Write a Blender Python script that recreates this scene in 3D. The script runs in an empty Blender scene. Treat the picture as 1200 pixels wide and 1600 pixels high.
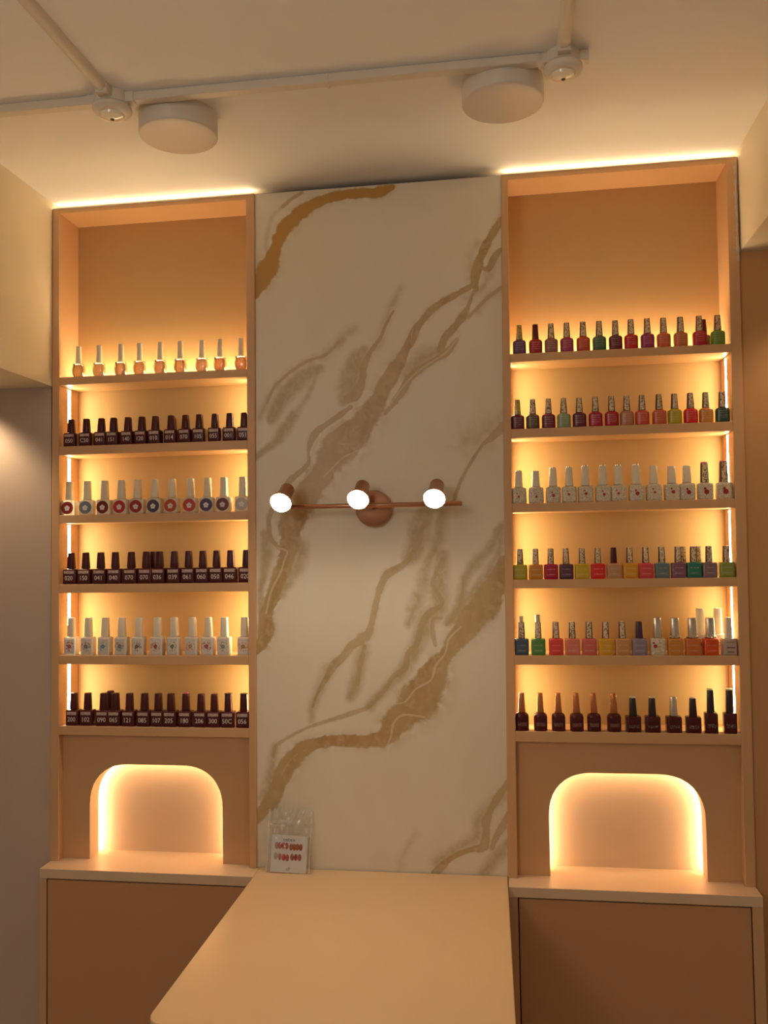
import bpy, bmesh, math, random
import numpy as np
from mathutils import Vector, Matrix
random.seed(7)
S = bpy.context.scene
COL = S.collection

# ---------------------------------------------------------------- camera
F, YAW, PITCH, ROLL = 1348.75, 0.14176, 0.04563, -0.015554      # focal length in pixels of the 1200x1600 frame
cd = bpy.data.cameras.new('camera'); cam = bpy.data.objects.new('camera', cd); COL.objects.link(cam)
cd.sensor_fit = 'VERTICAL'; cd.sensor_height = 36.0; cd.lens = 36.0 * F / 1600.0
fw = Vector((-math.sin(YAW)*math.cos(PITCH), math.cos(YAW)*math.cos(PITCH), math.sin(PITCH)))
rt = Vector((math.cos(YAW), math.sin(YAW), 0)); up = rt.cross(fw)
r2 = rt*math.cos(ROLL) + up*math.sin(ROLL); u2 = -rt*math.sin(ROLL) + up*math.cos(ROLL)
cam.matrix_world = Matrix((( r2.x, u2.x, -fw.x, 0.0), (r2.y, u2.y, -fw.y, -1.76), (r2.z, u2.z, -fw.z, 1.5), (0, 0, 0, 1)))
cd.clip_start = 0.02
S.camera = cam

# ---------------------------------------------------------------- world, lamps, exposure
w = bpy.data.worlds.new('world'); S.world = w; w.use_nodes = True
w.node_tree.nodes['Background'].inputs[0].default_value = (1.0, 0.72, 0.5, 1)
w.node_tree.nodes['Background'].inputs[1].default_value = 0.02
STRIP = 42.0       # shelf LED strips
NICHE = 28.0       # strips behind the arches
COVE = 7.0        # strip lying on top of each unit
BULB = 220.0       # the three spot bulbs
WARM = (1.0, 0.83, 0.46)

l = bpy.data.lights.new('room_lamp', 'POINT'); l.energy = 13.5; l.color = (1.0, 0.96, 0.90); l.shadow_soft_size = 0.22     # globe lamp hanging behind the viewer
room_lamp = bpy.data.objects.new('room_lamp', l); COL.objects.link(room_lamp); room_lamp.location = (-0.85, -2.30, 1.95)
def spot(name, loc, power, color, ang):
    l = bpy.data.lights.new(name, 'SPOT'); l.energy = power; l.color = color; l.spot_size = ang; l.spot_blend = 0.6; l.shadow_soft_size = 0.03
    o = bpy.data.objects.new(name, l); COL.objects.link(o); o.location = loc; return o
spot('alcove_spot_left', (-1.15, -0.07, 1.86), 4.5, (1.0, 0.76, 0.48), math.radians(110))
spot('alcove_spot_right', (0.64, -0.13, 2.06), 3.0, (1.0, 0.70, 0.42), math.radians(110))
S.view_settings.view_transform = 'Standard'; S.view_settings.look = 'None'
S.view_settings.gamma = 1.0; S.view_settings.use_curve_mapping = False
S.view_settings.exposure = 0.0

# ---------------------------------------------------------------- materials
def mat(name, color=(.8, .8, .8), rough=.5, metal=0.0, noise=0.0, scale=40, emit=None, strength=0, coat=0, objcol=False, trans=0, bump=0.0, spec=None):
    m = bpy.data.materials.new(name); m.use_nodes = True; nt = m.node_tree; b = nt.nodes['Principled BSDF']
    b.inputs['Base Color'].default_value = (*color, 1); b.inputs['Roughness'].default_value = rough
    b.inputs['Metallic'].default_value = metal; b.inputs['Coat Weight'].default_value = coat
    b.inputs['Transmission Weight'].default_value = trans
    if spec is not None: b.inputs['Specular IOR Level'].default_value = spec
    if emit: b.inputs['Emission Color'].default_value = (*emit, 1); b.inputs['Emission Strength'].default_value = strength
    if objcol:
        oi = nt.nodes.new('ShaderNodeObjectInfo'); nt.links.new(oi.outputs['Color'], b.inputs['Base Color'])
    if noise or bump:
        tc = nt.nodes.new('ShaderNodeTexCoord'); n = nt.nodes.new('ShaderNodeTexNoise')
        n.inputs['Scale'].default_value = scale; n.inputs['Detail'].default_value = 4
        nt.links.new(tc.outputs['Object'], n.inputs['Vector'])
        if noise and not objcol:
            mx = nt.nodes.new('ShaderNodeMix'); mx.data_type = 'RGBA'
            nt.links.new(n.outputs['Fac'], mx.inputs[0])
            mx.inputs[6].default_value = (*[c*(1-noise) for c in color], 1); mx.inputs[7].default_value = (*[min(1, c*(1+noise)) for c in color], 1)
            nt.links.new(mx.outputs[2], b.inputs['Base Color'])
        if bump:
            bp = nt.nodes.new('ShaderNodeBump'); bp.inputs['Strength'].default_value = bump; bp.inputs['Distance'].default_value = 0.002
            nt.links.new(n.outputs['Fac'], bp.inputs['Height']); nt.links.new(bp.outputs['Normal'], b.inputs['Normal'])
    return m

def speckle(name, a, b_, scale, lo=.45, hi=.55, rough=.35, metal=0.0, a_obj=False, vec_scale=(1, 1, 1), voronoi=False):
    """two colour print or glitter pattern; a_obj takes the first colour from the object"""
    m = mat(name, a, rough, metal, objcol=a_obj); nt = m.node_tree; b = nt.nodes['Principled BSDF']
    tc = nt.nodes.new('ShaderNodeTexCoord'); mp = nt.nodes.new('ShaderNodeMapping'); mp.inputs['Scale'].default_value = vec_scale
    oi = nt.nodes.new('ShaderNodeObjectInfo'); ad = nt.nodes.new('ShaderNodeVectorMath'); ad.operation = 'ADD'
    nt.links.new(tc.outputs['Object'], ad.inputs[0]); nt.links.new(oi.outputs['Random'], ad.inputs[1]); nt.links.new(ad.outputs[0], mp.inputs['Vector'])
    if voronoi:
        n = nt.nodes.new('ShaderNodeTexVoronoi'); n.inputs['Scale'].default_value = scale; out = n.outputs['Distance']
    else:
        n = nt.nodes.new('ShaderNodeTexNoise'); n.inputs['Scale'].default_value = scale; n.inputs['Detail'].default_value = 2; out = n.outputs['Fac']
    nt.links.new(mp.outputs[0], n.inputs['Vector'])
    mr = nt.nodes.new('ShaderNodeMapRange'); mr.inputs[1].default_value = lo; mr.inputs[2].default_value = hi
    nt.links.new(out, mr.inputs[0])
    mx = nt.nodes.new('ShaderNodeMix'); mx.data_type = 'RGBA'; nt.links.new(mr.outputs[0], mx.inputs[0])
    mx.inputs[6].default_value = (*a, 1); mx.inputs[7].default_value = (*b_, 1)
    if a_obj: nt.links.new(oi.outputs['Color'], mx.inputs[6])
    nt.links.new(mx.outputs[2], b.inputs['Base Color'])
    return m

def printed(name, rows, ink=(.9, .85, .8), amt=.55):
    """object colour with rows of tiny illegible print; rows = [(z centre, half height)] in metres"""
    m = mat(name, rough=.3, objcol=True); nt = m.node_tree; b = nt.nodes['Principled BSDF']; L = nt.links
    tc = nt.nodes.new('ShaderNodeTexCoord'); sp = nt.nodes.new('ShaderNodeSeparateXYZ'); L.new(tc.outputs['Object'], sp.inputs[0])
    oi = nt.nodes.new('ShaderNodeObjectInfo'); tot = None
    def M(op, x, y):
        q = nt.nodes.new('ShaderNodeMath'); q.operation = op
        for i, s in enumerate((x, y)):
            if s is None: continue
            if isinstance(s, (int, float)): q.inputs[i].default_value = s
            else: L.new(s, q.inputs[i])
        return q.outputs[0]
    for zc, hh in rows:
        d = M('ABSOLUTE', M('SUBTRACT', sp.outputs['Z'], zc), None); f = M('LESS_THAN', d, hh)
        tot = f if tot is None else M('MAXIMUM', tot, f)
    tot = M('MULTIPLY', tot, M('LESS_THAN', M('ABSOLUTE', sp.outputs['X'], None), .0085))
    ad = nt.nodes.new('ShaderNodeVectorMath'); ad.operation = 'ADD'; L.new(tc.outputs['Object'], ad.inputs[0]); L.new(oi.outputs['Random'], ad.inputs[1])
    n = nt.nodes.new('ShaderNodeTexNoise'); n.inputs['Scale'].default_value = 900; n.inputs['Detail'].default_value = 1; L.new(ad.outputs[0], n.inputs['Vector'])
    tot = M('MULTIPLY', M('MULTIPLY', tot, M('GREATER_THAN', n.outputs['Fac'], .48)), amt)
    mx = nt.nodes.new('ShaderNodeMix'); mx.data_type = 'RGBA'; L.new(tot, mx.inputs[0]); L.new(oi.outputs['Color'], mx.inputs[6]); mx.inputs[7].default_value = (*ink, 1)
    L.new(mx.outputs[2], b.inputs['Base Color'])
    return m

M_CEIL = mat('ceiling_paint', (.90, .88, .85), .75, noise=.02, scale=3, bump=.05)
M_CREAM = mat('cream_wall_paint', (.80, .70, .52), .7, noise=.03, scale=4)
M_WALL = mat('plain_wall_paint', (.80, .76, .70), .7)
M_MAUVE = mat('mauve_wall_panel', (.56, .43, .34), .55, noise=.03, scale=5)
M_TAN = mat('tan_wall_panel', (.60, .32, .13), .5, noise=.03, scale=5)
M_UNIT = mat('tan_cabinet_lacquer', (.66, .385, .19), .42, noise=.02, scale=9)
M_BACK = mat('tan_back_board', (.56, .34, .14), .55, noise=.03, scale=14)
M_NICHE = mat('light_tan_niche_lacquer', (.80, .575, .38), .5)
M_TOP = mat('light_tan_counter_lacquer', (.76, .54, .35), .38, noise=.02, scale=8)
M_DOOR = mat('tan_door_lacquer', (.58, .305, .145), .38, noise=.02, scale=6)
M_TABLE = mat('tan_table_lacquer', (.72, .485, .265), .30, noise=.02, scale=7)
M_GAP = mat('dark_gap', (.05, .03, .02), .9)
M_PLASTER = mat('rough_filler_plaster', (.62, .50, .38), .9, noise=.25, scale=60, bump=.6)
M_WHITEPL = mat('white_plastic', (.78, .70, .60), .45)
M_OPAL = mat('opal_diffuser', (.74, .67, .60), .4)
M_LENS = mat('clear_sensor_lens', (.95, .88, .72), .15, coat=.5)
M_DARK = mat('dark_hole', (.03, .02, .02), .6)
M_FLOOR = mat('floor_laminate', (.42, .30, .2), .5, noise=.15, scale=3)
M_LED = mat('warm_led_strip', (1, .8, .5), .5, emit=WARM, strength=STRIP)
M_LEDN = mat('warm_niche_strip', (1, .8, .5), .5, emit=(1.0, .81, .50), strength=NICHE)
M_LEDC = mat('warm_cove_strip', (1, .8, .5), .5, emit=(1.0, .80, .50), strength=COVE)
M_LEDT = mat('warm_top_shelf_strip', (1, .8, .5), .5, emit=(1.0, .82, .48), strength=STRIP*0.95)
M_BULB = mat('lit_bulb_lens', (1, .95, .85), .3, emit=(1.0, .84, .64), strength=BULB)
M_COPPER = mat('rose_copper', (.52, .27, .17), .28, metal=1.0)
M_BULBBODY = mat('bulb_housing', (.8, .74, .66), .4)

# ---------------------------------------------------------------- helpers
def link(name, bm, m, parent=None, smooth=False, loc=None):
    me = bpy.data.meshes.new(name); bmesh.ops.recalc_face_normals(bm, faces=bm.faces); bm.to_mesh(me); bm.free()
    for mm in (m if isinstance(m, (list, tuple)) else [m]): me.materials.append(mm)
    o = bpy.data.objects.new(name, me); COL.objects.link(o)
    if parent: o.parent = parent
    if loc: o.location = loc
    if smooth:
        for p in me.polygons: p.use_smooth = True
        if smooth == 'auto':
            me.set_sharp_from_angle(angle=math.radians(40))
    return o
def thing(name, label, cat, loc=(0, 0, 0), group=None, rot=(0, 0, 0)):
    o = bpy.data.objects.new(name, None); COL.objects.link(o); o.location = loc; o.rotation_euler = rot
    o.empty_display_size = .02
    o['label'] = label; o['category'] = cat
    if group: o['group'] = group
    return o
def struct(o, label=None):
    o['kind'] = 'structure'
    if label: o['label'] = label; o['category'] = label.split()[-1]
    return o
def bm_hexa(bm, pts):
    """eight corners: bottom four then top four, each loop counterclockwise"""
    v = [bm.verts.new(p) for p in pts]
    for f in ((0, 3, 2, 1), (4, 5, 6, 7), (0, 1, 5, 4), (1, 2, 6, 5), (2, 3, 7, 6), (3, 0, 4, 7)): bm.faces.new([v[i] for i in f])
    return v
def add_box(bm, x0, x1, y0, y1, z0, z1, xt0=None, xt1=None):
    """box, whose top may span other x than its bottom"""
    if xt0 is None: xt0 = x0
    if xt1 is None: xt1 = x1
    return bm_hexa(bm, [(x0, y0, z0), (x1, y0, z0), (x1, y1, z0), (x0, y1, z0), (xt0, y0, z1), (xt1, y0, z1), (xt1, y1, z1), (xt0, y1, z1)])
def bevel(bm, r):
    bmesh.ops.recalc_face_normals(bm, faces=bm.faces)
    bmesh.ops.bevel(bm, geom=bm.edges[:], offset=r, segments=1, affect='EDGES', profile=.5)
def box(name, m, parent, *a, bev=0, **k):
    bm = bmesh.new(); add_box(bm, *a, **k)
    if bev: bevel(bm, bev)
    return link(name, bm, m, parent)
def add_prism(bm, pts, axis, a0, a1):
    """polygon pts (2D) extruded along axis 'y' (pts = x,z) or 'z' (pts = x,y)"""
    mk = (lambda p, a: (p[0], a, p[1])) if axis == 'y' else (lambda p, a: (p[0], p[1], a))
    A = [bm.verts.new(mk(p, a0)) for p in pts]; B = [bm.verts.new(mk(p, a1)) for p in pts]
    n = len(pts); bm.faces.new(A); bm.faces.new(B[::-1])
    for i in range(n): bm.faces.new([A[i], B[i], B[(i+1) % n], A[(i+1) % n]])
def basis(d):
    d = Vector(d).normalized(); a = Vector((0, 0, 1)) if abs(d.z) < .9 else Vector((1, 0, 0))
    x = d.cross(a).normalized(); return d, x, d.cross(x).normalized()
def add_lathe(bm, prof, origin=(0, 0, 0), axis=(0, 0, 1), n=24, mi=None):
    """prof = [(radius, distance along axis)]"""
    d, x, y = basis(axis); O = Vector(origin); rings = []
    for r, h in prof:
        if r < 1e-6: rings.append([bm.verts.new(O + d*h)])
        else: rings.append([bm.verts.new(O + d*h + (x*math.cos(2*math.pi*i/n) + y*math.sin(2*math.pi*i/n))*r) for i in range(n)])
    for a, b in zip(rings, rings[1:]):
        for i in range(n):
            j = (i+1) % n
            if len(a) == 1 and len(b) == 1: continue
            if len(a) == 1: bm.faces.new([a[0], b[i], b[j]])
            elif len(b) == 1: bm.faces.new([a[i], a[j], b[0]])
            else: bm.faces.new([a[i], a[j], b[j], b[i]])
    if len(rings[0]) > 1: bm.faces.new(rings[0][::-1])
    if len(rings[-1]) > 1: bm.faces.new(rings[-1])
def sup(t, hw, hd, e):
    c, s = math.cos(t), math.sin(t)
    return (hw*math.copysign(abs(c)**(2/e), c), hd*math.copysign(abs(s)**(2/e), s))
def add_loft(bm, rings, n=20, ox=0, oy=0):
    """rings = [(z, half width, half depth, superellipse exponent)]"""
    R = []
    for z, hw, hd, e in rings:
        R.append([bm.verts.new((ox+p[0], oy+p[1], z)) for p in (sup(2*math.pi*(i+.5)/n, hw, hd, e) for i in range(n))])
    for a, b in zip(R, R[1:]):
        for i in range(n): bm.faces.new([a[i], a[(i+1) % n], b[(i+1) % n], b[i]])
    bm.faces.new(R[0][::-1]); bm.faces.new(R[-1])

# ---------------------------------------------------------------- the room
ZC = 2.283
struct(box('ceiling', M_CEIL, None, -1.80, 1.35, -3.25, .16, ZC, ZC+.06))
struct(box('floor', M_FLOOR, None, -1.80, 1.35, -3.25, .16, -.06, 0))
struct(box('wall_back', M_CREAM, None, -1.80, 1.35, .10, .16, 0, ZC))
struct(box('wall_left', M_WALL, None, -1.80, -1.74, -3.25, .10, 0, ZC))
struct(box('wall_right', M_WALL, None, 1.29, 1.35, -3.25, .10, 0, ZC))
struct(box('wall_rear', M_WALL, None, -1.74, 1.29, -3.25, -3.19, 0, ZC))
struct(box('trim_1', M_CREAM, None, -1.74, -.9836, -3.19, .10, 1.8735, ZC), 'boxed cream beam along the ceiling left of the shelves')['category'] = 'beam'
struct(box('trim_2', M_CREAM, None, .4675, 1.29, -3.19, .10, 2.082, ZC), 'boxed cream beam along the ceiling right of the shelves')['category'] = 'beam'
struct(box('wall_back_left', M_MAUVE, None, -1.74, -.9872, .004, .10, 0, 1.8735))
bm = bmesh.new(); add_box(bm, .4500, 1.29, .010, .10, 0, 2.082, .4665, 1.29); struct(link('wall_back_right', bm, M_TAN))

# ---------------------------------------------------------------- marble slab with painted-in veins
# painted veins: kind (c = sharp, s = soft, t = light thread), tone, centre line (x mm, z mm, half width mm)
VEINS = [
('c',1.3,[(-225,2264,6.5),(-248,2258,12.0),(-267,2255,12.0),(-309,2256,11.0),(-351,2252,11.0),(-389,2241,12.0),(-423,2222,16.5),(-450,2198,18.0),(-467,2175,15.5),(-476,2152,12.5),(-486,2125,19.0),(-497,2102,22.5),(-511,2079,19.0),(-523,2051,10.0)]),
('c',0.8,[(-418,2267,2.5),(-442,2254,3.5),(-461,2239,2.5)]),
('s',1,[(-461,2239,4.0),(-481,2224,4.0),(-493,2191,4.0),(-498,2158,4.0),(-493,2139,4.0)]),
('c',1,[(1,2178,6.5),(-18,2149,8.0),(-36,2119,9.0),(-48,2087,10.0),(-55,2060,10.0),(-54,2035,4.5)]),
('c',0.9,[(-56,2047,5.5),(-78,2037,5.5),(-106,2022,6.5),(-133,2008,7.0),(-156,1988,7.5),(-175,1964,8.0),(-189,1940,9.0),(-201,1917,10.0),(-213,1895,13.5),(-229,1873,17.5),(-246,1841,19.0),(-260,1814,20.5),(-279,1788,27.5),(-300,1761,34.0),(-330,1734,40.0),(-356,1708,36.5),(-373,1681,27.5),(-392,1654,32.0),(-409,1631,30.0),(-421,1604,27.5)]),
('c',0.8,[(-56,2038,2.0),(-70,2002,3.5),(-82,1980,8.0),(-102,1958,9.0),(-121,1936,8.0),(-130,1914,6.5)]),
('s',1.5,[(-135,1909,13.5),(-162,1902,15.5),(-181,1889,15.5),(-199,1862,12.0)]),
('c',0.75,[(-94,1935,2.5),(-115,1908,7.5),(-140,1894,5.5),(-167,1879,7.5),(-195,1857,9.0),(-209,1835,9.0),(-228,1808,6.5),(-246,1786,2.5)]),
('c',0.6,[(-2,2037,3.5),(-29,2018,3.5),(-48,2001,2.5),(-70,1979,2.5)]),
('s',1,[(-2,2034,10.0),(-29,2018,9.0),(-52,1992,7.5)]),
('c',0.9,[(-1,2116,4.5),(-16,2099,7.5),(-26,2079,6.5),(-39,2080,2.5)]),
('s',0.9,[(-14,2094,6.5),(-28,2063,8.0),(-42,2037,7.5),(-70,2020,13.5)]),
('s',0.8,[(-49,2133,9.0),(-64,2098,9.0),(-69,2057,9.0)]),
('c',0.8,[(-225,2001,1.5),(-241,1975,2.5),(-253,1947,3.0),(-270,1925,4.0),(-281,1907,5.5),(-290,1885,7.5),(-294,1857,8.0),(-306,1830,12.5),(-322,1821,11.0)]),
('s',2.2,[(-290,1922,7.5),(-305,1904,12.0),(-314,1872,16.5),(-324,1840,16.5),(-334,1817,7.5)]),
('s',1,[(-210,2047,6.5),(-229,2011,8.0),(-243,1975,8.0),(-258,1938,10.0),(-281,1907,10.0)]),
('c',0.8,[(-318,1803,4.0),(-344,1785,6.0),(-372,1768,6.0),(-395,1750,7.5),(-407,1728,6.5),(-411,1709,2.5),(-409,1691,4.0),(-425,1673,6.0),(-448,1655,6.0),(-467,1633,4.5)]),
('c',0.55,[(-341,1943,2.5),(-370,1916,3.5),(-408,1905,2.5),(-441,1887,3.0),(-465,1869,2.5),(-484,1851,2.5),(-499,1819,2.0)]),
('s',1.1,[(-308,1969,7.5),(-341,1943,10.0),(-370,1916,8.0),(-408,1904,5.5),(-441,1887,6.5),(-465,1867,6.5),(-489,1842,6.5),(-504,1810,7.5),(-516,1787,6.5)]),
('s',2.2,[(-384,1887,6.5),(-413,1874,12.0),(-441,1854,13.5),(-465,1827,12.5),(-482,1800,12.0),(-490,1782,7.5)]),
('s',1.3,[(-389,1880,4.5),(-409,1834,4.5),(-430,1803,5.5),(-452,1776,7.5)]),
('s',2.2,[(-442,1789,7.5),(-461,1762,9.0),(-478,1737,7.5),(-500,1722,4.5),(-524,1704,3.5)]),
('c',0.7,[(-6,1748,10.0),(-27,1729,7.5),(-45,1716,3.0),(-67,1685,2.5),(-86,1654,3.0),(-102,1619,3.0),(-107,1601,2.5)]),
('s',0.9,[(-8,1768,22.5),(-40,1743,27.5),(-75,1726,27.5)]),
('t',1,[(-87,1944,2.5),(-117,1909,2.5),(-144,1892,2.5),(-181,1868,2.5),(-209,1840,2.5),(-237,1802,2.5)]),
('t',1,[(-297,1802,3.5),(-330,1776,3.5),(-363,1754,3.5),(-391,1734,3.5),(-403,1700,3.5),(-406,1672,4.5),(-430,1650,3.5),(-444,1632,4.5)]),
('t',0.8,[(-294,1715,2.0),(-335,1698,2.5),(-357,1678,2.5),(-378,1658,2.0)]),
('t',0.8,[(-359,1678,2.0),(-357,1648,2.5),(-383,1621,2.0)]),
('t',0.7,[(-374,1752,1.5),(-349,1728,1.5),(-312,1725,1.5)]),
('t',0.6,[(-189,1940,2.0),(-186,1962,1.5)]),
('c',1,[(-435,1606,30.0),(-443,1576,31.0),(-452,1545,26.0),(-454,1520,22.0),(-459,1495,19.0),(-470,1465,17.0),(-483,1430,17.0),(-495,1400,16.0),(-507,1370,15.0),(-506,1340,18.0),(-516,1310,13.0),(-526,1293,6.0)]),
('s',2,[(-428,1510,13.0),(-436,1480,13.0),(-455,1445,10.0),(-473,1415,8.0)]),
('c',0.8,[(-490,1592,4.5),(-498,1567,5.0),(-493,1531,4.0),(-477,1511,3.5)]),
('s',2.2,[(-508,1541,6.0),(-502,1506,10.0),(-509,1461,7.0),(-517,1420,4.0),(-515,1375,5.0)]),
('t',1,[(-483,1511,3.0),(-459,1504,2.5),(-465,1485,2.5),(-473,1460,3.0),(-494,1420,3.0),(-505,1375,3.0)]),
('s',2.4,[(-160,1584,13.0),(-178,1550,17.0),(-183,1516,15.0),(-199,1486,12.0)]),
('c',0.75,[(-173,1550,4.0),(-183,1516,6.0),(-201,1484,5.0),(-224,1466,8.0),(-247,1453,8.0),(-262,1428,6.5),(-270,1399,6.5),(-279,1364,6.0),(-287,1335,8.0),(-304,1319,12.0),(-327,1304,9.0),(-342,1285,7.0),(-362,1266,9.0),(-377,1241,5.0),(-396,1211,2.5),(-408,1181,2.0)]),
('s',1.5,[(-373,1256,10.0),(-393,1216,9.0),(-408,1181,7.0),(-412,1152,5.0)]),
('c',0.6,[(-297,1305,4.0),(-307,1266,5.0),(-313,1229,5.0)]),
('s',1.8,[(-299,1305,9.0),(-308,1261,10.0),(-318,1226,10.0),(-328,1199,7.0)]),
('s',1.6,[(-133,1584,10.0),(-139,1530,12.0),(-154,1491,11.0),(-170,1452,10.0),(-176,1417,12.0),(-191,1383,12.0),(-206,1349,6.0)]),
('c',0.55,[(-135,1481,2.0),(-148,1451,3.0),(-155,1432,3.0),(-143,1412,3.5),(-136,1390,4.0),(-164,1371,7.0),(-179,1344,6.5),(-189,1310,6.0),(-208,1290,5.0),(-213,1261,6.0),(-238,1244,5.0),(-252,1222,3.5),(-288,1183,4.0),(-323,1169,4.0),(-364,1156,3.0),(-415,1139,2.0),(-451,1122,2.5),(-487,1099,3.0),(-493,1077,2.5)]),
('s',2,[(-135,1490,11.0),(-141,1432,15.0),(-141,1383,13.0),(-166,1364,15.0),(-179,1325,13.0),(-197,1290,12.0),(-217,1256,10.0),(-253,1220,7.0),(-288,1183,8.0)]),
('s',1.4,[(-487,1099,7.0),(-495,1062,8.0),(-503,1017,9.0),(-519,992,7.0)]),
('s',1.8,[(-12,1547,6.0),(-37,1504,9.0),(-72,1465,9.0),(-89,1431,9.0),(-97,1392,10.0),(-122,1354,8.0)]),
('c',0.5,[(-91,1446,2.0),(-94,1412,2.5),(-105,1373,3.0),(-127,1349,2.5)]),
('c',0.5,[(-137,1363,2.5),(-154,1359,3.0),(-155,1329,4.0),(-150,1308,3.0)]),
('s',1.5,[(-14,1537,7.0),(-18,1498,7.0),(-38,1460,8.0),(-72,1417,8.0),(-107,1368,7.0)]),
('c',0.95,[(-8,1474,15.0),(-16,1445,24.0),(-34,1416,30.0),(-49,1387,32.0),(-74,1363,28.0),(-99,1329,24.0),(-118,1303,17.0),(-139,1276,17.0),(-156,1247,33.0),(-171,1215,40.0),(-189,1193,42.0),(-214,1169,33.0),(-237,1147,28.0),(-259,1120,20.0),(-289,1112,15.0),(-329,1111,13.0),(-370,1111,13.0),(-405,1104,13.0),(-433,1091,17.0),(-456,1067,20.0),(-472,1043,19.0),(-485,1013,18.0),(-497,988,18.0),(-514,968,13.0),(-529,948,10.0)]),
('c',0.75,[(-8,1036,6.0),(-28,1009,7.0),(-43,985,6.0),(-55,956,9.0),(-56,930,8.0),(-61,906,10.0),(-83,901,5.0),(-107,892,5.0),(-131,878,5.0),(-149,861,8.0),(-161,851,7.0)]),
('c',0.65,[(-10,976,4.0),(-20,952,7.0),(-35,928,6.0),(-45,905,4.0)]),
('s',1.8,[(-11,915,8.0),(-31,891,10.0),(-55,866,9.0),(-65,852,7.0)]),
('s',1.4,[(-23,1009,10.0),(-67,965,10.0),(-73,927,10.0),(-117,897,11.0),(-156,872,11.0)]),
('s',0.8,[(-198,928,6.0),(-224,884,6.0),(-234,851,7.0)]),
('t',1,[(-98,1344,2.5),(-123,1320,2.5),(-131,1291,2.5),(-151,1266,3.0),(-161,1237,3.0),(-193,1218,2.5),(-214,1193,2.5),(-238,1188,2.0)]),
('t',1,[(-175,1162,2.5),(-219,1166,3.0),(-239,1149,3.0),(-244,1125,3.0),(-252,1105,2.0)]),
('t',0.6,[(-415,1095,1.5),(-451,1077,1.5),(-477,1038,1.5)])]

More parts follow.
